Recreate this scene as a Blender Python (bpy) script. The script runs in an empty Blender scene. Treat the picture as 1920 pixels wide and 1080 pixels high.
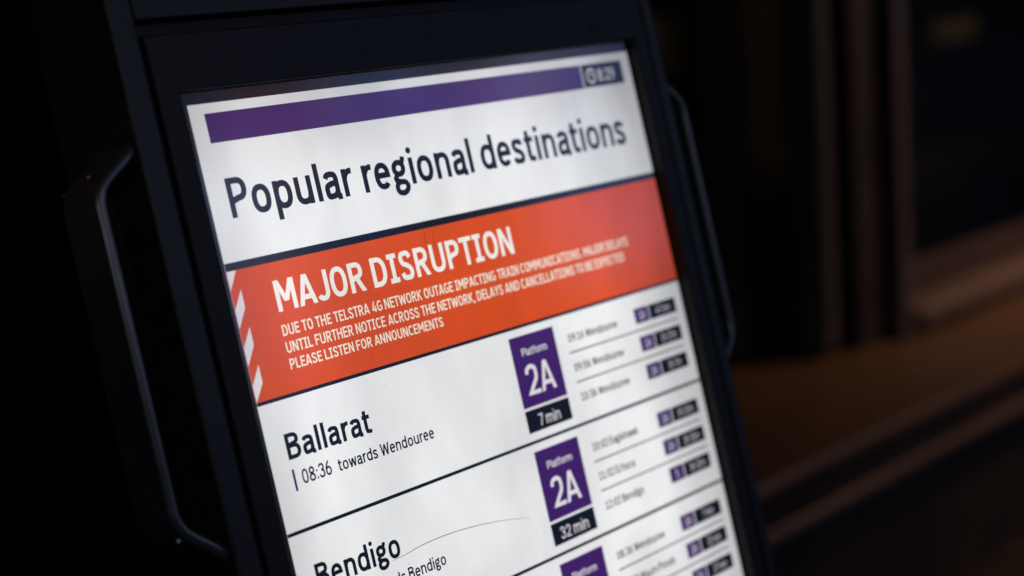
import bpy, bmesh, math, random
from mathutils import Vector, Matrix

# ================================================================ camera, world, lamps, exposure
scene = bpy.context.scene
COL = scene.collection
S = 0.5                       # metres per screen width
TOP = 1.35                    # height of the screen's top left corner above the floor
LEAN = math.radians(11.7)     # the kiosk leans back

cam_d = bpy.data.cameras.new('camera')
cam = bpy.data.objects.new('camera', cam_d); COL.objects.link(cam); scene.camera = cam
right, down, fwd = Vector((.63823883, -.76691446, -.06703289)), Vector((-.17398201, -.05887173, -.98298748)), Vector((.74992097, .63904329, -.17100354))
cam.matrix_world = Matrix.Translation((-1.53614181 * S, -1.85934719 * S, TOP + .13438879 * S)) @ Matrix((
    (right.x, -down.x, -fwd.x), (right.y, -down.y, -fwd.y), (right.z, -down.z, -fwd.z))).to_4x4()
cam_d.sensor_width = 36; cam_d.lens = 3300 / 1920 * 36
cam_d.clip_start = .02; cam_d.clip_end = 200
cam_d.dof.use_dof = True
cam_d.dof.focus_distance = 2.526 * S
cam_d.dof.aperture_fstop = 2.75

world = bpy.data.worlds.new('World'); scene.world = world; world.use_nodes = True
wn = world.node_tree.nodes; wl = world.node_tree.links; wn.clear()
def wnode(t, **kw):
    n = wn.new(t)
    for k, v in kw.items(): setattr(n, k, v)
    return n
# the dim concourse around the kiosk: nearly black, with grey-blue glows added in front of the screen for its glass to reflect
tc = wnode('ShaderNodeTexCoord')
nz = wnode('ShaderNodeTexNoise'); nz.inputs['Scale'].default_value = 8; nz.inputs['Detail'].default_value = 2; nz.inputs['Roughness'].default_value = .5
wl.new(tc.outputs['Generated'], nz.inputs['Vector'])
rp = wnode('ShaderNodeValToRGB')
for k, (pos, c) in enumerate(((.30, (.05, .08, .19)), (.42, (.10, .14, .30)), (.50, (.15, .20, .42)), (.57, (.21, .185, .25)), (.70, (.34, .46, .88)))):
    e = rp.color_ramp.elements[k] if k < 2 else rp.color_ramp.elements.new(pos)
    e.position = pos; e.color = (*c, 1)
wl.new(nz.outputs['Fac'], rp.inputs['Fac'])
def wmath(op, a, b):
    n = wnode('ShaderNodeMath', operation=op)
    for k, s in ((0, a), (1, b)):
        if isinstance(s, (int, float)): n.inputs[k].default_value = s
        else: wl.new(s, n.inputs[k])
    return n.outputs[0]
def lobe(direction, lo, hi):
    """1 inside a soft cone of added glow round a direction, 0 outside"""
    d = wnode('ShaderNodeVectorMath', operation='DOT_PRODUCT'); d.inputs[1].default_value = Vector(direction).normalized()
    wl.new(tc.outputs['Generated'], d.inputs[0])
    m = wnode('ShaderNodeMapRange'); m.interpolation_type = 'SMOOTHSTEP'
    m.inputs['From Min'].default_value = lo; m.inputs['From Max'].default_value = hi
    wl.new(d.outputs['Value'], m.inputs['Value'])
    return m.outputs['Result']
# glows added for reflection in the glass: a broad dim one, and brighter ones at its two ends
broad = lobe((.73, -.64, .30), .92, .985)
ends = wmath('ADD', wmath('MULTIPLY', lobe((.620, -.765, .17), .988, .9985), .8), wmath('MULTIPLY', lobe((.82, -.56, .15), .991, .9985), .8))
for dr, lo, k in (((.6393, -.749, .174), .9978, .9), ((.7075, -.6672, .2332), .9991, 2.0), ((.7419, -.6386, .2043), .9990, 1.7),
                  ((.7824, -.5921, .1929), .9986, 1.9), ((.7919, -.599, .1191), .9985, 1.7), ((.6500, -.7500, .125), .9985, 1.2)):     # smaller added glows to reflect in the glass
    ends = wmath('ADD', ends, wmath('MULTIPLY', lobe(dr, lo, .99995), k))
glow_fac = wmath('ADD', wmath('MULTIPLY', broad, .42), ends)
mx = wnode('ShaderNodeMix', data_type='RGBA'); mx.clamp_factor = False; mx.inputs['A'].default_value = (.0015, .0015, .002, 1)
wl.new(glow_fac, mx.inputs['Factor']); wl.new(rp.outputs['Color'], mx.inputs['B'])
warm = wnode('ShaderNodeMix', data_type='RGBA'); warm.blend_type = 'ADD'; warm.clamp_factor = False; warm.inputs['B'].default_value = (.30, .09, .06, 1)  # warm glow added for the glass to reflect
wl.new(lobe((.6720, -.7025, .2330), .9986, .9999), warm.inputs['Factor']); wl.new(mx.outputs['Result'], warm.inputs['A']); mx = warm
bg = wnode('ShaderNodeBackground'); bg.inputs['Strength'].default_value = 1.55
wo = wnode('ShaderNodeOutputWorld')
wl.new(mx.outputs['Result'], bg.inputs['Color']); wl.new(bg.outputs['Background'], wo.inputs['Surface'])

def area_lamp(name, loc, target, size, power, colour, spread=math.pi):
    d = bpy.data.lights.new(name, 'AREA'); d.shape = 'DISK'; d.size = size; d.energy = power; d.color = colour
    o = bpy.data.objects.new(name, d); COL.objects.link(o); o.location = loc
    o.rotation_euler = (Vector(target) - Vector(loc)).to_track_quat('-Z', 'Y').to_euler()
    d.spread = spread
    return o
area_lamp('cool_front_light', (.30, -1.45, 1.75), (.2, 0, .95), .6, .40, (.80, .86, 1.0), math.radians(110))     # unseen cool lamp added to light the kiosk's front faces
area_lamp('cool_camera_light', (-1.05, -1.30, 1.80), (0, 0, 1.1), .45, 1.9, (.78, .86, 1.0))  # unseen lamp added for highlights on casing and handle edges
area_lamp('warm_ceiling_lamp', (4.4, -.1, 2.2), (3.9, 1.05, .5), .25, 7.5, (1.0, .58, .32), math.radians(100))
area_lamp('amber_glint_light', (-1.6, .5, 2.2), (-.08, .02, 1.31), .03, .0055, (1.0, .55, .2), math.radians(9))      # unseen narrow lamp added at the left to brighten the handle glints      

scene.view_settings.view_transform = 'Standard'
scene.view_settings.look = 'None'
scene.view_settings.exposure = 0
scene.view_settings.gamma = 1
scene.view_settings.use_curve_mapping = False
scene.cycles.use_denoising = True
scene.cycles.max_bounces = 6

# ---------------------------------------------------------------- stroke lettering
def catmull(P, n=7):
    out = []
    for i in range(len(P) - 1):
        p0 = P[max(i - 1, 0)]; p1 = P[i]; p2 = P[i + 1]; p3 = P[min(i + 2, len(P) - 1)]
        for k in range(n):
            u = k / n
            out.append(tuple(.5 * (2 * p1[j] + (p2[j] - p0[j]) * u + (2 * p0[j] - 5 * p1[j] + 4 * p2[j] - p3[j]) * u * u
                                   + (3 * p1[j] - p0[j] - 3 * p2[j] + p3[j]) * u ** 3) for j in (0, 1)))
    out.append(P[-1])
    return out

def arc(cx, cy, rx, ry, a0, a1, n=20, e=2.35):
    o = []
    for i in range(n + 1):
        a = math.radians(a0 + (a1 - a0) * i / n)
        ca, sa = math.cos(a), math.sin(a)
        o.append((cx + rx * math.copysign(abs(ca) ** (2 / e), ca), cy + ry * math.copysign(abs(sa) ** (2 / e), sa)))
    return o

def glyph(ch, t):
    """strokes of one character: ('s', points) monoline, ('c', points) closed, ('d', x0, y0, x1, y1) flat-cut diagonal,
    ('o', x, y, r) dot; returns strokes and width. Baseline 0, capital height 1."""
    X = .735; b = 1 - t; xt = X - t
    S = lambda *p: ('s', list(p)); V = lambda x, y0, y1: ('s', [(x, y0), (x, y1)]); H = lambda x0, x1, y: ('s', [(x0, y), (x1, y)])
    P = lambda pts: ('s', pts); K = lambda pts: ('c', pts); D = lambda *a: ('d',) + a
    def hump(x0, x1, y, top=xt):               # n-shaped shoulder from stem x0 to stem x1
        m = (x0 + x1) / 2; r = (x1 - x0) / 2
        return P([(x0, y - .12)] + arc(m + .01, top - r * .95, r - .01, r * .95, 170, 0, 14) + [(x1, 0)])
    if ch == 'A': w = .70; return [D(t * .9, 0, w / 2 - .012, 1), D(w - t * .9, 0, w / 2 + .012, 1), H(.14, w - .14, .27)], w
    if ch == 'B': w = .61; return [V(t, 0, 1), P([(t, b), (.30, b)] + arc(.30, .755, w - .36 - t + .03, .245 - t, 90, -90, 12) + [(t, .51)]), P([(t, .51), (.32, .51)] + arc(.32, .255 + t * .5, w - .32 - t, .255 - t * .5, 90, -90, 12) + [(t, t)])], w
    if ch == 'C': w = .62; return [P(arc(w / 2 + .015, .5, w / 2 - t + .01, .5 - t, 42, 318, 30))], w
    if ch == 'D': w = .64; return [V(t, 0, 1), P([(t, b), (.26, b)] + arc(.26, .5, w - .26 - t, .5 - t, 90, -90, 20) + [(t, t)])], w
    if ch == 'E': w = .54; return [V(t, 0, 1), H(t, w, b), H(t, w - .04, .52), H(t, w, t)], w
    if ch == 'F': w = .53; return [V(t, 0, 1), H(t, w, b), H(t, w - .05, .50)], w
    if ch == 'G': w = .65; return [P(arc(w / 2 + .01, .5, w / 2 - t, .5 - t, 44, 270, 26) + [(w - t - .10, t + .03), (w - t, .16), (w - t, .46), (.36, .46)])], w
    if ch == 'H': w = .64; return [V(t, 0, 1), V(w - t, 0, 1), H(t, w - t, .52)], w
    if ch == 'I': w = .40; return [V(w / 2, 0, 1), H(0, w, b), H(0, w, t)], w
    if ch == 'J': w = .52; return [P([(w - t, 1), (w - t, .34)] + arc(w / 2 - .01, .34, w / 2 - t + .01, .34 - t, 0, -150, 16))], w
    if ch == 'K': w = .63; return [V(t, 0, 1), D(t + .06, .40, w - t * 1.1, 1), D(.26, .52, w - t * 1.05, 0)], w
    if ch == 'L': w = .50; return [V(t, 0, 1), H(t, w, t)], w
    if ch == 'M': w = .78; return [V(t, 0, 1), V(w - t, 0, 1), D(t + .02, 1, w / 2, .30), D(w - t - .02, 1, w / 2, .30)], w
    if ch == 'N': w = .65; return [V(t, 0, 1), V(w - t, 0, 1), D(t + .01, 1, w - t - .01, 0)], w
    if ch in 'O': w = .67; return [K(arc(w / 2, .5, w / 2 - t, .5 - t, 0, 360, 40))], w
    if ch == 'P': w = .59; return [V(t, 0, 1), P([(t, b), (.30, b)] + arc(.30, .70, w - .30 - t, .30 - t, 90, -90, 16) + [(t, .40)])], w
    if ch == 'R': w = .62; return [V(t, 0, 1), P([(t, b), (.30, b)] + arc(.30, .71, w - .33 - t, .29 - t, 90, -90, 16) + [(t, .42)]), D(.31, .46, w - t * 1.05, 0)], w
    if ch == 'S': w = .58; return [P(catmull([(w - t - .005, .755), (w - .17, .905), (w / 2, b), (.15, .895), (t + .015, .74), (.16, .585), (w / 2, .515), (w - .16, .43), (w - t, .265), (w - .15, .10), (w / 2 - .01, t), (.14, .11), (t, .26)]))], w
    if ch == 'T': w = .58; return [V(w / 2, 0, 1), H(0, w, b)], w
    if ch == 'U': w = .64; return [P([(t, 1), (t, .36)] + arc(w / 2, .36, w / 2 - t, .36 - t, 180, 360, 20) + [(w - t, 1)])], w
    if ch == 'V': w = .66; return [D(t, 1, w / 2, 0), D(w - t, 1, w / 2, 0)], w
    if ch == 'W': w = .96; return [D(t, 1, .26, 0), D(.26, 0, w / 2, .92), D(w / 2, .92, w - .26, 0), D(w - t, 1, w - .26, 0)], w
    if ch == 'X': w = .64; return [D(t, 0, w - t, 1), D(t, 1, w - t, 0)], w
    if ch == 'Y': w = .64; return [V(w / 2, 0, .44), D(t, 1, w / 2, .38), D(w - t, 1, w / 2, .38)], w
    # lower case
    if ch == 'a': w = .53; return [P(catmull([(.075, .555), (.13, .635), (.26, xt), (.38, .62), (.415, .50)]) + [(.415, .12), (.44, .045), (w, .045)]), P(catmull([(.415, .415), (.25, .405), (.10, .345), (t, .215), (.11, .09), (.22, t), (.34, .105), (.415, .21)]))], w
    if ch == 'b': w = .57; return [V(t, 0, 1), K(arc(w / 2, X / 2, w / 2 - t, X / 2 - t, 0, 360, 30))], w
    if ch == 'c': w = .50; return [P(arc(w / 2 + .02, X / 2, w / 2 - t + .02, X / 2 - t, 48, 312, 24))], w
    if ch == 'd': w = .57; return [V(w - t, 0, 1), K(arc(w / 2, X / 2, w / 2 - t, X / 2 - t, 0, 360, 30))], w
    if ch == 'e': w = .55; return [P([(t, .385), (w - t, .385)] + arc(w / 2, X / 2, w / 2 - t, X / 2 - t, 8, 318, 30))], w
    if ch == 'f': w = .36; return [P([(.14, 0), (.14, .76), (.17, .88), (.25, b), (w, b)]), H(0, w - .01, xt + .01)], w
    if ch == 'g': w = .53; return [K(arc(.245, .495, .245 - t, .24 - t, 0, 360, 26, 2.1)), P(catmull([(.40, .645), (.44, .72), (.46, .80)])), P(catmull([(.15, .30), (.085, .235), (.12, .155), (.26, .125), (.40, .095), (.465, -.015), (.40, -.135), (.265, -.185), (.12, -.145), (t - .005, -.04), (.10, .06), (.2, .125)]))], w
    if ch == 'h': w = .55; return [V(t, 0, 1), hump(t, w - t, .55)], w
    if ch == 'i': w = 2 * t; return [V(t, 0, X), ('o', t, .935, t * 1.16)], w
    if ch == 'k': w = .53; return [V(t, 0, 1), D(t + .05, .28, w - t * 1.2, X), D(.22, .40, w - t * 1.1, 0)], w
    if ch == 'l': w = 2 * t; return [V(t, 0, 1)], w
    if ch == 'm': w = .87; return [V(t, 0, X), hump(t, w / 2, .55), hump(w / 2, w - t, .55)], w
    if ch == 'n': w = .55; return [V(t, 0, X), hump(t, w - t, .55)], w
    if ch == 'o': w = .58; return [K(arc(w / 2, X / 2, w / 2 - t, X / 2 - t, 0, 360, 32))], w
    if ch == 'p': w = .57; return [V(t, -.26, X), K(arc(w / 2, X / 2, w / 2 - t, X / 2 - t, 0, 360, 30))], w
    if ch == 'r': w = .35; return [V(t, 0, X), P(catmull([(t, .46), (.15, .60), (.25, xt + .005), (w, xt + .005)]))], w
    if ch == 's': w = .48; return [P(catmull([(w - t - .01, .545), (w - .13, .645), (w / 2, xt), (.12, .645), (t + .01, .535), (.14, .425), (w / 2, .375), (w - .13, .315), (w - t, .205), (w - .12, .09), (w / 2, t), (.11, .09), (t - .01, .19)]))], w
    if ch == 't': w = .37; return [P([(.14, .92), (.14, .20), (.17, .10), (.25, t), (w, t)]), H(0, w - .01, xt + .005)], w
    if ch == 'u': w = .55; return [V(w - t, 0, X), P([(t, X), (t, .28)] + arc(w / 2 - .005, .28, w / 2 - t - .005, .28 - t, 180, 350, 16) + [(w - t, .30)])], w
    if ch == 'w': w = .80; return [D(t * .9, X, .22, 0), D(.22, 0, w / 2, X - .03), D(w / 2, X - .03, w - .22, 0), D(w - t * .9, X, w - .22, 0)], w
    # figures
    if ch == '0': w = .60; return [K(arc(w / 2, .5, w / 2 - t, .5 - t, 0, 360, 36))], w
    if ch == '1': w = .52; return [V(.27, 0, 1), P([(.27, b), (.18, b - .03), (.03, .80)]), H(.02, w, t)], w
    if ch == '2': w = .58; return [P(catmull([(t, .70), (.11, .85), (.28, b), (.45, .87), (w - t - .02, .70), (.45, .50), (.25, .27), (t + .01, t)]) + [(w, t)])], w
    if ch == '3': w = .58; return [P(catmull([(t, .76), (.14, .89), (.29, b), (.43, .88), (.485, .73), (.42, .58), (.25, .53)])), P(catmull([(.25, .53), (.43, .48), (w - t, .28), (.45, .12), (.28, t), (.12, .12), (t - .01, .26)]))], w
    if ch == '4': w = .62; return [V(.45, 0, .58), D(.36, 1, t + .02, .25), H(t * .3, w, .245)], w
    if ch == '5': w = .58; return [P([(w - .04, b), (.11, b), (.08, .50)] + catmull([(.16, .57), (.29, .61), (.45, .54), (w - t, .34), (.45, .13), (.27, t), (.12, .11), (t - .01, .25)])[1:])], w
    if ch == '6': w = .59; return [K(arc(w / 2, .32, w / 2 - t, .32 - t, 0, 360, 30, 2.15)), P(catmull([(t + .005, .36), (.10, .58), (.22, .80), (.37, 1)]))], w
    if ch == '7': w = .54; return [H(0, w, b), D(w - t * 1.1, 1 - t, .19, 0)], w
    if ch == '8': w = .60; return [K(arc(w / 2, .265, w / 2 - t, .275 - t, 0, 360, 28, 2.15)), K(arc(w / 2, .745, w / 2 - t - .03, .255 - t, 0, 360, 28, 2.15))], w
    if ch == '9': w = .59; return [K(arc(w / 2, .68, w / 2 - t, .32 - t, 0, 360, 30, 2.15)), P(catmull([(w - t - .005, .64), (w - .10, .42), (w - .22, .20), (w - .37, 0)]))], w
    if ch == ':': w = .18; return [('o', .09, .10, t * 1.1), ('o', .09, .60, t * 1.1)], w
    if ch == '.': w = .18; return [('o', .09, t * 1.1, t * 1.15)], w
    if ch == ',': w = .18; return [D(.11, .14, .04, -.15)], w
    return [], .22

def text_faces(body, t, gap=.125):
    """faces of a line of lettering (baseline at y=0, capital height 1) and its width"""
    faces = []; x = 0.
    def ribbon(pts, closed):
        n = len(pts); side = []
        for i in range(n):
            def seg(a, b_):
                dx, dy = b_[0] - a[0], b_[1] - a[1]; l = math.hypot(dx, dy) or 1e-9
                return dx / l, dy / l
            if closed:
                d0 = seg(pts[i - 1], pts[i]); d1 = seg(pts[i], pts[(i + 1) % n])
            else:
                d0 = seg(pts[i - 1], pts[i]) if i else seg(pts[0], pts[1]); d1 = seg(pts[i], pts[i + 1]) if i < n - 1 else d0
            nx, ny = -(d0[1] + d1[1]), d0[0] + d1[0]; l = math.hypot(nx, ny) or 1e-9
            nx, ny = nx / l, ny / l
            c = max(.5, nx * -d0[1] + ny * d0[0])
            side.append(((pts[i][0] + nx * t / c, pts[i][1] + ny * t / c), (pts[i][0] - nx * t / c, pts[i][1] - ny * t / c)))
        for i in range(n if closed else n - 1):
            a, b_ = side[i], side[(i + 1) % n]
            faces.append([(p[0] + x, p[1]) for p in (a[0], b_[0], b_[1], a[1])])
    side_l = {**dict.fromkeys('AJTVWXYvwx', .30), **dict.fromkeys('CGOQcdeoqaS0689', .78), **dict.fromkeys('ftZs1237', .55), 'g': .7, 'I': .8}
    side_r = {**dict.fromkeys('ATVWXYvwxkKr', .30), **dict.fromkeys('DOQPRBSbeopsg035689', .78), **dict.fromkeys('CGLEFctfazJ24', .55), 'I': .8, '7': .3}
    for n_, ch in enumerate(body):
        st, w = glyph(ch, t)
        if n_ and body[n_ - 1] != ' ' and ch != ' ': x -= gap * (1 - side_l.get(ch, 1)) * .5 + gap * (1 - side_r.get(body[n_ - 1], 1)) * .5
        for s in st:
            if s[0] == 's': 
                q = [s[1][0]]
                for p in s[1][1:]:
                    if math.hypot(p[0] - q[-1][0], p[1] - q[-1][1]) > 1e-4: q.append(p)
                ribbon(q, False)
            elif s[0] == 'c': ribbon(s[1][:-1], True)
            elif s[0] == 'd':
                _, x0, y0, x1, y1 = s; hw = t * math.hypot(x1 - x0, y1 - y0) / abs(y1 - y0)
                hw = min(hw, t * 1.6)
                faces.append([(x + x0 - hw, y0), (x + x0 + hw, y0), (x + x1 + hw, y1), (x + x1 - hw, y1)])
            else:
                faces.append([(x + s[1] + s[3] * math.cos(k * math.pi / 9), s[2] + s[3] * math.sin(k * math.pi / 9)) for k in range(18)])
        x += w + (gap if ch != ' ' else 0)
    return faces, x - gap

# ================================================================ materials
def mat(name):
    m = bpy.data.materials.new(name); m.use_nodes = True
    nt = m.node_tree; nt.nodes.clear()
    out = nt.nodes.new('ShaderNodeOutputMaterial')
    return m, nt.nodes, nt.links, out

def paint(name, col, rough=.45, spec=.5, var=.25, scale=40, bump=.0, coat=0, metal=0):
    """procedural painted surface: faint blotches of tone and roughness, fine texture in the relief"""
    m, N, L, out = mat(name)
    b = N.new('ShaderNodeBsdfPrincipled'); tc = N.new('ShaderNodeTexCoord')
    nz = N.new('ShaderNodeTexNoise'); nz.inputs['Scale'].default_value = scale; nz.inputs['Detail'].default_value = 5
    L.new(tc.outputs['Object'], nz.inputs['Vector'])
    r = N.new('ShaderNodeValToRGB'); k0, k1 = 1 - var, 1 + var
    r.color_ramp.elements[0].color = (col[0] * k0, col[1] * k0, col[2] * k0, 1); r.color_ramp.elements[0].position = .3
    r.color_ramp.elements[1].color = (col[0] * k1, col[1] * k1, col[2] * k1, 1); r.color_ramp.elements[1].position = .7
    L.new(nz.outputs['Fac'], r.inputs['Fac']); L.new(r.outputs['Color'], b.inputs['Base Color'])
    q = N.new('ShaderNodeMapRange'); q.inputs['To Min'].default_value = rough - .08; q.inputs['To Max'].default_value = rough + .08
    L.new(nz.outputs['Fac'], q.inputs['Value']); L.new(q.outputs['Result'], b.inputs['Roughness'])
    b.inputs['Specular IOR Level'].default_value = spec; b.inputs['Coat Weight'].default_value = coat; b.inputs['Metallic'].default_value = metal
    b.inputs['Coat Roughness'].default_value = .12
    if bump:
        n2 = N.new('ShaderNodeTexNoise'); n2.inputs['Scale'].default_value = 900; n2.inputs['Detail'].default_value = 2
        L.new(tc.outputs['Object'], n2.inputs['Vector'])
        bp = N.new('ShaderNodeBump'); bp.inputs['Strength'].default_value = bump; bp.inputs['Distance'].default_value = .0004
        L.new(n2.outputs['Fac'], bp.inputs['Height']); L.new(bp.outputs['Normal'], b.inputs['Normal'])
    L.new(b.outputs['BSDF'], out.inputs['Surface'])
    return m

def timber(name, dark, light, rough=.4, axis='X'):
    """stained wood with grain running along one axis"""
    m, N, L, out = mat(name)
    b = N.new('ShaderNodeBsdfPrincipled'); tc = N.new('ShaderNodeTexCoord'); mp = N.new('ShaderNodeMapping')
    mp.inputs['Scale'].default_value = {'X': (1.2, 22, 22), 'Z': (22, 22, 1.2)}[axis]
    L.new(tc.outputs['Object'], mp.inputs['Vector'])
    nz = N.new('ShaderNodeTexNoise'); nz.inputs['Scale'].default_value = 2.2; nz.inputs['Detail'].default_value = 7; nz.inputs['Distortion'].default_value = .8
    L.new(mp.outputs['Vector'], nz.inputs['Vector'])
    r = N.new('ShaderNodeValToRGB'); r.color_ramp.elements[0].position = .3; r.color_ramp.elements[1].position = .72
    r.color_ramp.elements[0].color = (*dark, 1); r.color_ramp.elements[1].color = (*light, 1)
    L.new(nz.outputs['Fac'], r.inputs['Fac']); L.new(r.outputs['Color'], b.inputs['Base Color'])
    b.inputs['Roughness'].default_value = rough; b.inputs['Specular IOR Level'].default_value = .35
    bp = N.new('ShaderNodeBump'); bp.inputs['Strength'].default_value = .25; bp.inputs['Distance'].default_value = .002
    L.new(nz.outputs['Fac'], bp.inputs['Height']); L.new(bp.outputs['Normal'], b.inputs['Normal'])
    L.new(b.outputs['BSDF'], out.inputs['Surface'])
    return m

def lit(name, col, strength=1.0):
    """lit liquid-crystal pixels of one colour: fine columns of pixels and a faint cloudiness of the panel"""
    m, N, L, out = mat(name)
    em = N.new('ShaderNodeEmission'); tc = N.new('ShaderNodeTexCoord')
    wv = N.new('ShaderNodeTexWave'); wv.wave_type = 'BANDS'; wv.bands_direction = 'X'
    wv.inputs['Scale'].default_value = 330; wv.inputs['Distortion'].default_value = 0
    L.new(tc.outputs['Object'], wv.inputs['Vector'])
    nz = N.new('ShaderNodeTexNoise'); nz.inputs['Scale'].default_value = 14; nz.inputs['Detail'].default_value = 3
    L.new(tc.outputs['Object'], nz.inputs['Vector'])
    n3 = N.new('ShaderNodeTexNoise'); n3.inputs['Scale'].default_value = 420; n3.inputs['Detail'].default_value = 1
    L.new(tc.outputs['Object'], n3.inputs['Vector'])
    def rng(src, a, b_):
        q = N.new('ShaderNodeMapRange'); q.inputs['To Min'].default_value = a; q.inputs['To Max'].default_value = b_
        L.new(src, q.inputs['Value']); return q.outputs['Result']
    a = N.new('ShaderNodeMath'); a.operation = 'MULTIPLY'; L.new(rng(wv.outputs['Fac'], .985, 1.015), a.inputs[0]); L.new(rng(nz.outputs['Fac'], .93, 1.07), a.inputs[1])
    c = N.new('ShaderNodeMath'); c.operation = 'MULTIPLY'; L.new(a.outputs[0], c.inputs[0]); L.new(rng(n3.outputs['Fac'], .975, 1.025), c.inputs[1])
    d = N.new('ShaderNodeMath'); d.operation = 'MULTIPLY'; L.new(c.outputs[0], d.inputs[0]); d.inputs[1].default_value = strength
    L.new(d.outputs[0], em.inputs['Strength']); em.inputs['Color'].default_value = (*col, 1)
    L.new(em.outputs['Emission'], out.inputs['Surface'])
    return m

def pane(name, rough=.06, tint=(1, 1, 1), ior=1.5, film_dimming=0):
    """thin flat glass: clear by transmission, reflecting by Fresnel's law"""
    m, N, L, out = mat(name)
    t = N.new('ShaderNodeBsdfTransparent'); t.inputs['Color'].default_value = (*tint, 1)
    g = N.new('ShaderNodeBsdfGlossy'); g.inputs['Roughness'].default_value = rough
    f = N.new('ShaderNodeFresnel'); f.inputs['IOR'].default_value = ior
    x = N.new('ShaderNodeMixShader'); L.new(f.outputs['Fac'], x.inputs['Fac'])
    L.new(t.outputs['BSDF'], x.inputs[1]); L.new(g.outputs['BSDF'], x.inputs[2]); L.new(x.outputs['Shader'], out.inputs['Surface'])
    if film_dimming:                                     # smeary dirt film, also standing in for the screen's uneven brightness
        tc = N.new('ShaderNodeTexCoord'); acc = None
        for sc_, st_, lo in ((4.5, (1, 1, .8), 1 - film_dimming), (16, (1, 1, .45), 1 - film_dimming * .45), (1500, (1, 1, 1), 1 - film_dimming * .12)):
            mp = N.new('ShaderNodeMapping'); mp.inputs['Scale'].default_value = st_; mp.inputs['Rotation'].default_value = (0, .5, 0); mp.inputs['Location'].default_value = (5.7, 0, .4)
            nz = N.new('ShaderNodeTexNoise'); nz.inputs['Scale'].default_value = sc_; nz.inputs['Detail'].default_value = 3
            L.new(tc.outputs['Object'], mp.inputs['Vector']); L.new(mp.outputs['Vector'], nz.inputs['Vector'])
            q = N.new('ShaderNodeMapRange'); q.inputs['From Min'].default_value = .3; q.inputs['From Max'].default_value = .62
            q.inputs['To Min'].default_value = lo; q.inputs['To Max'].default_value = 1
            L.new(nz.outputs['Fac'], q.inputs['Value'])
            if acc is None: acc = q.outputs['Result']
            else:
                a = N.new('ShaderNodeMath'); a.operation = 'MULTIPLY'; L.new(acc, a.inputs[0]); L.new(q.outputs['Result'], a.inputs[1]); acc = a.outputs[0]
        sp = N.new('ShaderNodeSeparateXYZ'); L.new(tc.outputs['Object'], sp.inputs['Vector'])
        for axis, e0, e1, lo in (('X', -.03 * S, .11 * S, .80), ('X', 1.03 * S, .80 * S, .64), ('Z', .02 * S, -.15 * S, .72)):   # screen's dimming towards its edges, painted into the glass tint
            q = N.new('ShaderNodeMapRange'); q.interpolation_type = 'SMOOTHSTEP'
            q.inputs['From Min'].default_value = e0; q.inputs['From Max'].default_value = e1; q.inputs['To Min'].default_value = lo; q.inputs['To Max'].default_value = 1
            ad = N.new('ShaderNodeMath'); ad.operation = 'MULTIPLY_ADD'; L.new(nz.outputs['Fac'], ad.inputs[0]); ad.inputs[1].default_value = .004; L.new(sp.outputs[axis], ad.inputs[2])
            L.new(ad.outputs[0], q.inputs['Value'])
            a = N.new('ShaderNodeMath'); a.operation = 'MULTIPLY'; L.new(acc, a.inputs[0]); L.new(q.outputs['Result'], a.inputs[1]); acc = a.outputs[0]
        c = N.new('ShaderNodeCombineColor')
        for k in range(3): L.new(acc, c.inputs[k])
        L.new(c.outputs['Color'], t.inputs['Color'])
    return m

M = dict(
    casing=paint('black_powder_coat', (.0125, .0135, .0165), .42, .35, .2, 60, .35),
    bezel=paint('black_satin_metal', (.0125, .0130, .0155), .5, .3, .2, 50, .3),
    handle=paint('black_gloss_paint', (.030, .034, .044), .34, .8, .2, 40, .15, .5),
    black=paint('black_plastic', (.004, .004, .005), .5, .3),
    rim=paint('unlit_panel_rim', (.010, .013, .022), .5, .3),
    glass=pane('screen_glass', .07, film_dimming=.27),
    white=lit('lit_white', (.940, .948, .960)),
    navy=lit('lit_navy', (.0075, .011, .024)),
    purple=lit('lit_purple', (.058, .017, .158)),
    orange=lit('lit_orange', (.76, .084, .013)),
    cream=lit('lit_cream', (1, .90, .74)),
    title=lit('lit_title_white', (1, .95, .90)),
    dim=lit('lit_dim_white', (.78, .76, .80)),
    pale=lit('lit_pale', (.90, .87, .92)),
    grey=lit('lit_grey', (.035, .037, .042)),
    line=lit('lit_line_grey', (.12, .12, .115)),
    dust=paint('dust_grey', (.30, .29, .28), .8),
    hair=paint('hair_grey', (.20, .19, .17), .6),
    glint=paint('amber_glint', (1.0, .50, .09), .24, .5, .1, 40, 0, 0, .6),  # warm lamp glints put into the colour
    wear=paint('bare_steel_chip', (.75, .72, .72), .4, .5, .1, 40, 0, 0, .3),
    wall=timber('dark_stained_timber', (.035, .022, .018), (.075, .048, .038), .45, 'Z'),
    post=timber('worn_stained_timber', (.066, .056, .058), (.115, .098, .098), .38, 'Z'),
    ledge=timber('brown_varnished_timber', (.10, .059, .037), (.18, .105, .064), .42, 'X'),
    nosing=timber('worn_brown_timber', (.14, .088, .060), (.27, .17, .125), .4, 'X'),
    sill=timber('weathered_sill_timber', (.12, .085, .078), (.21, .15, .135), .45, 'X'),
    plinth=paint('black_brown_paint', (.028, .019, .013), .6, .3, .4, 6),
    window=pane('window_glass', .15, (.7, .72, .7)),
    interior=paint('dark_interior', (.010, .010, .009), .7, .3, .5, 3),
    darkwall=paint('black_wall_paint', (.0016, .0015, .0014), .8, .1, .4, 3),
    olive=paint('dull_brass', (.34, .24, .09), .5, .5, .3, 12),
    sign=paint('dusty_olive_sign', (.055, .050, .034), .6, .3, .4, 12),
    slate=paint('slate_blue_card', (.07, .11, .19), .6, .3, .3, 8),
    floor=paint('dark_floor_tile', (.026, .019, .014), .5, .4, .4, 5),
)

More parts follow.
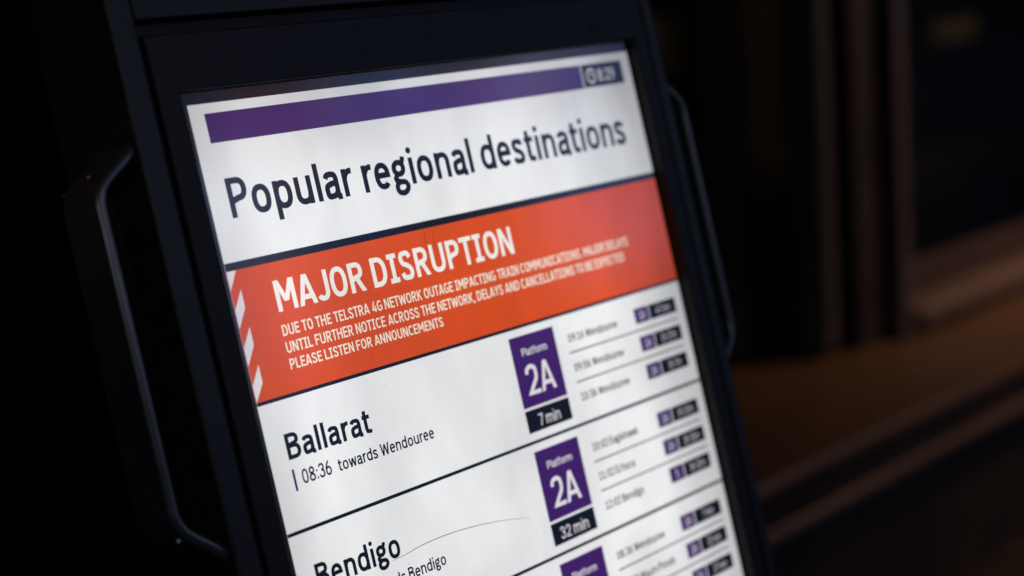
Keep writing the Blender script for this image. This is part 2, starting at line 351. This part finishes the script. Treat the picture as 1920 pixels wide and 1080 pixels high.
# ================================================================ helpers
def obj(name, me, m, parent=None, label=None):
    if isinstance(me, bmesh.types.BMesh):
        bm = me; me = bpy.data.meshes.new(name); bmesh.ops.recalc_face_normals(bm, faces=bm.faces); bm.to_mesh(me); bm.free()
    o = bpy.data.objects.new(name, me); COL.objects.link(o)
    if m: me.materials.append(M[m])
    if parent: o.parent = parent
    if label: o['label'] = label
    return o

def thing(name, label, cat, loc=(0, 0, 0), group=None):
    o = bpy.data.objects.new(name, None); COL.objects.link(o); o.location = loc; o.empty_display_size = .1
    o['label'] = label; o['category'] = cat
    if group: o['group'] = group
    return o

def bevel(bm, w, seg=3):
    if w: bmesh.ops.bevel(bm, geom=[e for e in bm.edges if e.calc_face_angle(0) > .5], offset=w, segments=seg, profile=.5, affect='EDGES')

def box_into(bm, x0, x1, y0, y1, z0, z1, w=0, seg=3):
    b = bmesh.new()
    vs = [b.verts.new((x, y, z)) for x in (x0, x1) for y in (y0, y1) for z in (z0, z1)]
    for f in ((0, 1, 3, 2), (4, 6, 7, 5), (0, 4, 5, 1), (2, 3, 7, 6), (0, 2, 6, 4), (1, 5, 7, 3)): b.faces.new([vs[i] for i in f])
    bmesh.ops.recalc_face_normals(b, faces=b.faces)
    bevel(b, w, seg)
    t = bpy.data.meshes.new('tmp'); b.to_mesh(t); b.free(); bm.from_mesh(t); bpy.data.meshes.remove(t)

def box(name, x0, x1, y0, y1, z0, z1, m, parent=None, w=0, label=None):
    bm = bmesh.new(); box_into(bm, x0, x1, y0, y1, z0, z1, w)
    return obj(name, bm, m, parent, label)

# screen coordinates: u to the right, v downwards from the lit picture's top left corner, d into the kiosk; all in screen widths
def K(u, v, d): return (u * S, d * S, -v * S)
def kbox(bm, u0, u1, v0, v1, d0, d1, w=0): box_into(bm, u0 * S, u1 * S, d0 * S, d1 * S, -v1 * S, -v0 * S, w * S)

# ================================================================ the setting
fl = bpy.data.meshes.new('floor'); fl.from_pydata([(-30, -30, 0), (30, -30, 0), (30, 30, 0), (-30, 30, 0)], [], [(0, 1, 2, 3)])
o = obj('floor', fl, 'floor'); o['kind'] = 'structure'

# timber shopfront standing on its ledge behind the kiosk
CY = -1.85934719 * S; LZ = TOP + .13438879 * S - .95             # ledge top height
front = thing('timber_shopfront', 'dark blurred timber shopfront with window, posts and brown ledge behind the screen', 'shopfront', (3.2, .9, 0))
def fpart(name, x0, x1, y0, y1, z0, z1, m, w=.004, parent=None):
    p = front.location
    return box(name, x0 - p.x, x1 - p.x, y0 - p.y, y1 - p.y, z0 - p.z, z1 - p.z, m, parent or front, w)
CX = -1.53614181 * S
Y0 = CY + 1.698
fpart('ledge_top', 1.3, 8.0, Y0 + .012, CY + 2.42, LZ - .03, LZ, 'ledge', .003)
fpart('ledge_nosing', 1.3, 8.0, Y0 - .004, Y0 + .010, LZ - .022, LZ + .004, 'nosing', .005)
fpart('fascia', 1.3, 8.0, Y0 + .006, Y0 + .03, LZ - .088, LZ - .034, 'plinth', .002)
fpart('lower_moulding', 1.3, 8.0, Y0 - .006, Y0 + .03, LZ - .116, LZ - .090, 'nosing', .006)
fpart('plinth', 1.3, 8.0, Y0 + .05, Y0 + .09, 0, LZ - .118, 'plinth', .002)
YB = CY + 2.42                                                    # recessed wall
fpart('back_panel', 1.3, CX + 3.80, YB, YB + .05, LZ + .002, 3.4, 'wall', .003)
def post(name, xc, w, yf, m, base=True, d=.10):
    p = fpart(name, CX + xc - w / 2, CX + xc + w / 2, yf, yf + d, LZ + .003, 3.4, m, min(w, d) * .42)
    if base: fpart('post_base', CX + xc - w / 2 - .012, CX + xc + w / 2 + .012, yf - .012, yf + d + .004, LZ + .002, LZ + .07, m, .006, parent=None)
    return p
post('post', 3.53, .05, CY + 2.28, 'post', False)
post('post', 3.68, .085, CY + 2.12, 'post', False)
# window to the right of the corner post
YW = CY + 2.13
win = fpart('window', CX + 3.905, CX + 3.965, YW - .075, YW + .06, LZ + .003, 3.4, 'post', .012)
pw = front.location
fpart('frame', CX + 3.77, CX + 3.900, YW - .03, YW + .05, LZ + .003, 3.4, 'plinth', .008, win)
pm = bpy.data.meshes.new('pane')
pm.from_pydata([Vector(p) - front.location for p in ((CX + 3.966, YW + .03, LZ + .16), (8, YW + .03, LZ + .16), (8, YW + .03, 3.4), (CX + 3.966, YW + .03, 3.4))], [], [(0, 1, 2, 3)])
obj('pane', pm, 'window', win)
fpart('bottom_rail', CX + 3.968, 8.0, YW - .005, YW + .045, LZ + .075, LZ + .158, 'wall', .006, win)
fpart('sill', CX + 3.968, 8.0, YW - .10, YW + .045, LZ + .028, LZ + .073, 'sill', .010, win)
fpart('sill_apron', CX + 3.968, 8.0, YW - .055, YW + .02, LZ + .002, LZ + .026, 'ledge', .004, win)
fpart('interior_wall', CX + 3.8, 9.0, YW + .9, YW + .95, LZ, 3.4, 'interior', 0)
fpart('counter', CX + 4.3, 9.0, YW + .45, YW + .85, LZ, LZ + .30, 'interior', .01)
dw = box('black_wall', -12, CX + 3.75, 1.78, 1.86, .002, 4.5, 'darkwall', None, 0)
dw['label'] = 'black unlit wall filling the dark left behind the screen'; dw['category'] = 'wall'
pl = box('wall_plate', 0, .16, 0, .012, 0, .14, 'olive', None, .004); pl.location = (CX + 3.35, YB - .016, 1.18)
pl['label'] = 'small dull olive brown plate on the dark wall right of the screen top'; pl['category'] = 'plate'
cd = box('window_card', 0, .14, 0, .006, 0, .12, 'slate', None, .001); cd.location = (CX + 4.72, YW + .10, LZ + .17)
cd['label'] = 'blurred dark blue card behind the shop window glass'; cd['category'] = 'card'
sg = box('window_sign', 0, .28, 0, .010, 0, .07, 'sign', None, .001); sg.location = (CX + 4.66, YW + .2, 1.16)
sg['label'] = 'faint olive sign high behind the shop window glass'; sg['category'] = 'sign'

# ================================================================ the kiosk
base_w = Matrix.Rotation(-LEAN, 4, 'X')
kiosk = thing('information_kiosk', 'black upright information screen with side handles showing train departures and an orange alert', 'information screen', (0, 0, 0))
# root at the base on the floor; frame = leaning coordinate frame of the screen
origin = Vector((0, 0, TOP)); root_loc = Vector((.4837 * S, .30, 0))
kiosk.location = root_loc
INV = Matrix.Translation(-root_loc) @ Matrix.Translation(origin) @ base_w
def kpart(name, bm, m, parent=None, label=None):
    o = obj(name, bm, m, parent or kiosk, label)
    if parent is None: o.matrix_local = INV
    return o

# casing: side, top and bottom rails round a back plate
U0, U1, V0, V1, D0, D1 = -.110, 1.077, -.205, 1.93, -.020, .15
bm = bmesh.new(); kbox(bm, -.0655, 1.0455, -.115, V1 - .06, .006, D1 - .004); casing = kpart('casing', bm, 'black')
bm = bmesh.new(); kbox(bm, U0, -.0675, V0, V1, D0, D1, .0060); kpart('side_rail', bm, 'casing')
bm = bmesh.new(); kbox(bm, 1.048, U1, V0, V1, D0, D1, .0060); kpart('side_rail', bm, 'casing')
bm = bmesh.new(); kbox(bm, -.0665, 1.047, V0, -.117, D0 + .0005, D1 - .001, .0022); kpart('top_rail', bm, 'casing')
bm = bmesh.new(); kbox(bm, -.0665, 1.047, V1 - .055, V1, D0 + .0005, D1 - .001, .0022); kpart('bottom_rail', bm, 'casing')

# bezel: one ring round the screen opening
def ring(name, o4, i4, d0, d1, w, m):
    bm = bmesh.new()
    def loop(q, d): return [bm.verts.new(K(*p, d)) for p in ((q[0], q[2]), (q[1], q[2]), (q[1], q[3]), (q[0], q[3]))]
    a, b_, c, e_ = loop(o4, d0), loop(i4, d0), loop(o4, d1), loop(i4, d1)
    for k in range(4):
        j = (k + 1) % 4
        bm.faces.new((a[k], a[j], b_[j], b_[k])); bm.faces.new((c[k], e_[k], e_[j], c[j]))
        bm.faces.new((a[k], c[k], c[j], a[j])); bm.faces.new((b_[k], b_[j], e_[j], e_[k]))
    bmesh.ops.recalc_face_normals(bm, faces=bm.faces)
    bevel(bm, w * S, 2)
    return kpart(name, bm, m)
ring('bezel', (-.0606, 1.0405, -.0955, 1.865), (-.0215, 1.0073, -.0172, 1.80), -.020, .004, .0022, 'bezel')

# sensor window in the bezel, upper right
bm = bmesh.new()
for cu, ru, rv in ((.893, .0130, .0055), (.9045, .0042, .0042)):
    bmesh.ops.create_cone(bm, cap_ends=True, segments=24, radius1=ru * S, radius2=ru * S, depth=.0006,
                          matrix=Matrix.Translation(K(cu, -.0440, -.0206 if ru > .01 else -.0212)) @ Matrix.Rotation(math.pi / 2, 4, 'X') @ Matrix.Diagonal((1, rv / ru, 1, 1)))
kpart('sensor_window', bm, 'black')

# handles: flat bars bent out from each side
def handle(sign, ue):
    off = .0755 if sign < 0 else .0630
    vt = .088 if sign < 0 else .100
    corners = [(ue - sign * .006, vt - .052), (ue + sign * .010, vt - .042), (ue + sign * off, vt), (ue + sign * off, .542), (ue + sign * .010, .592), (ue - sign * .006, .606)]
    path = [corners[0]]
    for a, p, c_ in zip(corners, corners[1:], corners[2:]):                 # rounded bends
        p, va, vc = Vector(p), Vector(a) - Vector(p), Vector(c_) - Vector(p)
        r = min(.030, va.length * .45, vc.length * .45); q0, q1 = p + va.normalized() * r, p + vc.normalized() * r
        path += [tuple(q0.lerp(p, s_).lerp(p.lerp(q1, s_), s_)) for s_ in (0, .2, .4, .6, .8, 1)]
    path.append(corners[-1])
    th, d0, d1 = .0180, -.008, .066
    bm = bmesh.new(); loops = []
    n = len(path)
    for i, p in enumerate(path):
        a = Vector(path[max(i - 1, 0)]); b_ = Vector(path[min(i + 1, n - 1)]); t = (b_ - a).normalized(); nn = Vector((t.y, -t.x)) * sign
        t0 = (Vector(p) - a).normalized() if i else t
        c = max(.6, abs(t.dot(t0)))
        q0 = Vector(p); q1 = Vector(p) - nn * th / c
        r = .0045
        sec = []
        for (uu, dd) in ((0, d0 + r), (.25, d0 + .0012), (.55, d0), (.8, d0 + .0008), (1, d0 + r), (1, d1), (0, d1)):
            q = q0.lerp(q1, uu); sec.append(bm.verts.new(K(q.x, q.y, dd)))
        loops.append(sec)
    for i in range(n - 1):
        for k in range(7):
            f = bm.faces.new((loops[i][k], loops[i][(k + 1) % 7], loops[i + 1][(k + 1) % 7], loops[i + 1][k]))
            f.smooth = k < 4
    bm.faces.new(loops[0]); bm.faces.new(loops[-1][::-1])
    return kpart('handle', bm, 'handle')
hl = handle(-1, U0); handle(1, U1)
def beads(points, m, name, parent):
    bm = bmesh.new()
    for (u, v, d, r) in points:
        bmesh.ops.create_icosphere(bm, subdivisions=2, radius=r * S, matrix=Matrix.Translation(K(u, v, d)))
    for f in bm.faces: f.smooth = True
    return obj(name, bm, m, parent)

# stand under the screen
bm = bmesh.new(); box_into(bm, -.11, .11, -.05, .05, .012, .52, .01); st = obj('stand_post', bm, 'casing', kiosk)
bm = bmesh.new(); box_into(bm, -.30, .30, -.24, .24, .001, .014, .004); obj('base_plate', bm, 'casing', kiosk)

# ------------------------------------------------ the display and what it shows
bm = bmesh.new(); kbox(bm, -.0300, 1.0120, -.026, 1.81, .0004, .0055); kpart('panel_rim', bm, 'rim')
bm = bmesh.new()
bm.faces.new([bm.verts.new(K(*p, 0)) for p in ((0, 0), (1, 0), (1, 1.778), (0, 1.778))])
disp = kpart('display', bm, 'white')

def flat(name, polys, m, layer, label=None):
    me = bpy.data.meshes.new(name); vs = []; fs = []
    for p in polys:
        fs.append(list(range(len(vs), len(vs) + len(p)))); vs += [K(a, b_, -.0004 * layer) for a, b_ in p]
    me.from_pydata(vs, [], fs)
    return obj(name, me, m, disp, label)
def rect(name, u0, u1, v0, v1, m, layer=1, label=None):
    return flat(name, [[(u0, v0), (u1, v0), (u1, v1), (u0, v1)]], m, layer, label)
def text(name, body, u0, v, cap, m, u1=None, wt=.075, layer=2, sx=None, gap=.125, centre=None, hs=1.0, label=None):
    """one line of lettering on the display: from u0 (to u1), baseline v, capital height cap"""
    F, W = text_faces(body, wt, gap)
    if sx is None: sx = (u1 - u0) / W if u1 is not None else cap * hs
    if centre is not None: u0 = centre - W * sx / 2
    vs = []; fs = []; nf = len(F)
    for k, f in enumerate(F):
        fs.append(list(range(len(vs), len(vs) + len(f)))); vs += [K(u0 + a * sx, v - b_ * cap, -.0004 * layer - .0002 * k / nf) for a, b_ in f]
    me = bpy.data.meshes.new(name); me.from_pydata(vs, [], fs)
    obj(name, me, m, disp, label)
    return sx

# header
rect('header_bar', .0253, .8585, .0139, .0549, 'purple')
rect('clock_tile', .8612, .9757, .0140, .0540, 'navy')
ic = (.8842, .0345)
ringp = []
for k in range(28):
    a0, a1 = k * math.tau / 28, (k + 1) * math.tau / 28
    ringp.append([(ic[0] + r * math.cos(a), ic[1] + r * math.sin(a)) for r, a in ((.0098, a0), (.0098, a1), (.0132, a1), (.0132, a0))])
hands = [[(ic[0] - .0014, ic[1] - .0080), (ic[0] + .0014, ic[1] - .0080), (ic[0] + .0014, ic[1] + .0014), (ic[0] - .0014, ic[1] + .0014)],
         [(ic[0] + .0014, ic[1] - .0014), (ic[0] + .0055, ic[1] - .0014), (ic[0] + .0055, ic[1] + .0014), (ic[0] + .0014, ic[1] + .0014)]]
flat('clock_icon', ringp + hands, 'pale', 2)
text('clock_time', '8:29', .9035, .0455, .0215, 'pale', .9500, .08)
text('page_heading', 'Popular regional destinations', .0332, .1600, .0553, 'navy', .9425, .079, gap=.13)

# alert banner
rect('divider_line', 0, 1, .2183, .2293, 'navy')
rect('alert_banner', 0, 1, .2293, .4112, 'orange')
for v in (.2293, .2822, .3343, .3870):
    p = [(.0005, v), (.0183, v - .0260), (.0183, v - .0005), (.0005, v + .0262)]
    if v < .23: p = [(.0005, .2296), (.0172, .2296), (.0005, .2560)]
    flat('hazard_stripe', [[(a, min(b_, .4108)) for a, b_ in p]], 'pale', 2)
text('alert_title', 'MAJOR DISRUPTION', .0757, .2988, .0437, 'title', .5868, .083)
text('alert_message', 'DUE TO THE TELSTRA 4G NETWORK OUTAGE IMPACTING TRAIN COMMUNICATIONS. MAJOR DELAYS', .0735, .3328, .0156, 'cream', .8815, .080)
text('alert_message', 'UNTIL FURTHER NOTICE ACROSS THE NETWORK, DELAYS AND CANCELLATIONS TO BE EXPECTED', .0735, .3570, .0156, 'cream', .8630, .080)
text('alert_message', 'PLEASE LISTEN FOR ANNOUNCEMENTS', .0735, .3800, .0148, 'cream', .3898, .080)
rect('divider_line', 0, 1, .4112, .4165, 'navy')

# departures: one band per destination
PER = .1836
rows = [('Ballarat', .0329, .1965, '08:36', 'towards Wendouree', '2A', '7 min',
         [('09:16 Wendouree', '2A', '47 min'), ('09:56 Wendouree', '2A', '1h 27m'), ('10:36 Wendouree', '2A', '2h 7m')]),
        ('Bendigo', .0329, .1975, '09:02', 'towards Bendigo', '2A', '32 min',
         [('10:02 Eaglehawk', '2A', '1h 32m'), ('11:02 Echuca', '2A', '2h 32m'), ('12:02 Bendigo', '5', '3h 32m')]),
        (None, 0, 0, None, None, '2A', None,
         [('08:36 Wendouree', '2A', '7 min'), ('08:50 Waurn Ponds', '2A', '21 min'), (None, '2A', '27 min')])]
sub = svc = None
for i, (dest, a, b_, tm, tow, plat, wait, svcs) in enumerate(rows):
    y = i * PER
    if dest:
        text('destination_name', dest, a, .4989 + y, .0362, 'navy', b_, .080)
        rect('line_marker', .0333, .0374, .5122 + y, .5428 + y, 'purple')
        text('departure_time', tm, .0490, .5366 + y, .0205, 'navy', .1045, .072)
        s_ = text('departure_direction', tow, .1180, .5366 + y, .0178, 'navy', .3169 if sub is None else None, .074, sx=sub)
        sub = sub or s_
    rect('platform_tile', .5255, .6370, .4283 + y, .5423 + y, 'purple')
    text('platform_word', 'Platform', .5495, .4612 + y, .0122, 'pale', .6124, .066)
    text('platform_number', plat, .5465, .5245 + y, .0485, 'pale', .6149, .070)
    if wait:
        rect('countdown_tile', .5258, .6374, .5463 + y, .5820 + y, 'navy')
        text('countdown_text', wait, .5552 if len(wait) < 6 else .5452, .5752 + y, .0190, 'pale', .6080 if len(wait) < 6 else .6165, .058, gap=.15)
    for k, (t_, p_, w_) in enumerate(svcs):
        z = y + k * .0492
        if t_:
            s_ = text('service_text', t_, .6690, .4624 + z, .0136, 'grey', .8030 if svc is None else None, .078, sx=svc)
            svc = svc or s_
        if k < 2: rect('service_line', .6660, .9765, .4781 + z, .4808 + z, 'line')
        rect('platform_badge', .8560, .8968, .4418 + z, .4680 + z, 'purple')
        text('badge_number', p_, 0, .4620 + z, .0140, 'dim', centre=.8764, wt=.06)
        rect('countdown_badge', .8992, .9785, .4420 + z, .4678 + z, 'navy')
        text('badge_text', w_, 0, .4610 + z, .0128, 'dim', centre=.9385, wt=.058, sx=.0128 * .95)
    rect('divider_line', 0, 1, .5945 + y, .5997 + y, 'navy')
for i in (2, 3, 4, 5):
    if i > 2: rect('divider_line', 0, 1, .5945 + i * PER, .5997 + i * PER, 'navy')

# glass in front of the panel, with specks of dust and a hair on it
gm = bpy.data.meshes.new('cover_glass')
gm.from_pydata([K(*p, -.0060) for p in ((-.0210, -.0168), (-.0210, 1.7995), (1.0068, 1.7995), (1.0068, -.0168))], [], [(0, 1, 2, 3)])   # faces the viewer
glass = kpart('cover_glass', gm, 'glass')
def strip(name, pts, w, m, d=-.0066):
    bm = bmesh.new(); L = []
    for i, p in enumerate(pts):
        a = Vector(pts[max(i - 1, 0)]); b_ = Vector(pts[min(i + 1, len(pts) - 1)]); t = (b_ - a).normalized(); n = Vector((-t.y, t.x))
        ww = w * (.35 + .65 * math.sin(math.pi * (i + .5) / len(pts)))
        L.append([bm.verts.new(K(*(Vector(p) + n * ww * s_ / 2), d - (.0002 if s_ == 0 else 0))) for s_ in (-1, 0, 1)])
    for i in range(len(pts) - 1):
        for k in (0, 1): bm.faces.new((L[i][k], L[i][k + 1], L[i + 1][k + 1], L[i + 1][k]))
    return obj(name, bm, m, glass)
strip('hair', catmull([(.1713, .6827), (.1995, .6816), (.2463, .6778), (.3164, .6794), (.3994, .6889), (.4767, .7039)], 6), .0010, 'hair')
strip('scratch', [(.3895, .2157), (.3870, .235), (.3826, .2691)], .0007, 'dust')
strip('scratch', [(.4060, .232), (.4045, .250), (.4030, .262)], .0006, 'dust')
random.seed(5)
bm = bmesh.new()
specks = [(.2220, .3959, .0011), (.8259, .2768, .0016), (.2026, .6960, .0008), (.236, .4395, .0008)]
specks += [(random.uniform(.02, .98), random.uniform(.02, .95), random.uniform(.0002, .0005)) for _ in range(90)]
for (u, v, r) in specks:
    bmesh.ops.create_circle(bm, cap_ends=True, segments=7, radius=r * S, matrix=Matrix.Translation(K(u, v, -.0065)) @ Matrix.Rotation(math.pi / 2, 4, 'X') @ Matrix.Rotation(random.random() * 6, 4, 'Z') @ Matrix.Diagonal((1, random.uniform(.5, 1), 1, 1)))
o = obj('dust_speck', bm, 'hair', glass); o['kind'] = 'stuff'

# left handle: warm lamp glints modelled as amber beads, and one bare paint chip
beads([(-.1600, .0720, .030, .0026), (-.1520, .0680, .022, .0015), (-.1290, .0555, .020, .0017), (-.1400, .0610, .052, .0012), (-.1800, .0870, .064, .0016)], 'glint', 'glint_or_chip', hl)
beads([(-.1815, .5510, -.0070, .0028)], 'wear', 'glint_or_chip', hl)
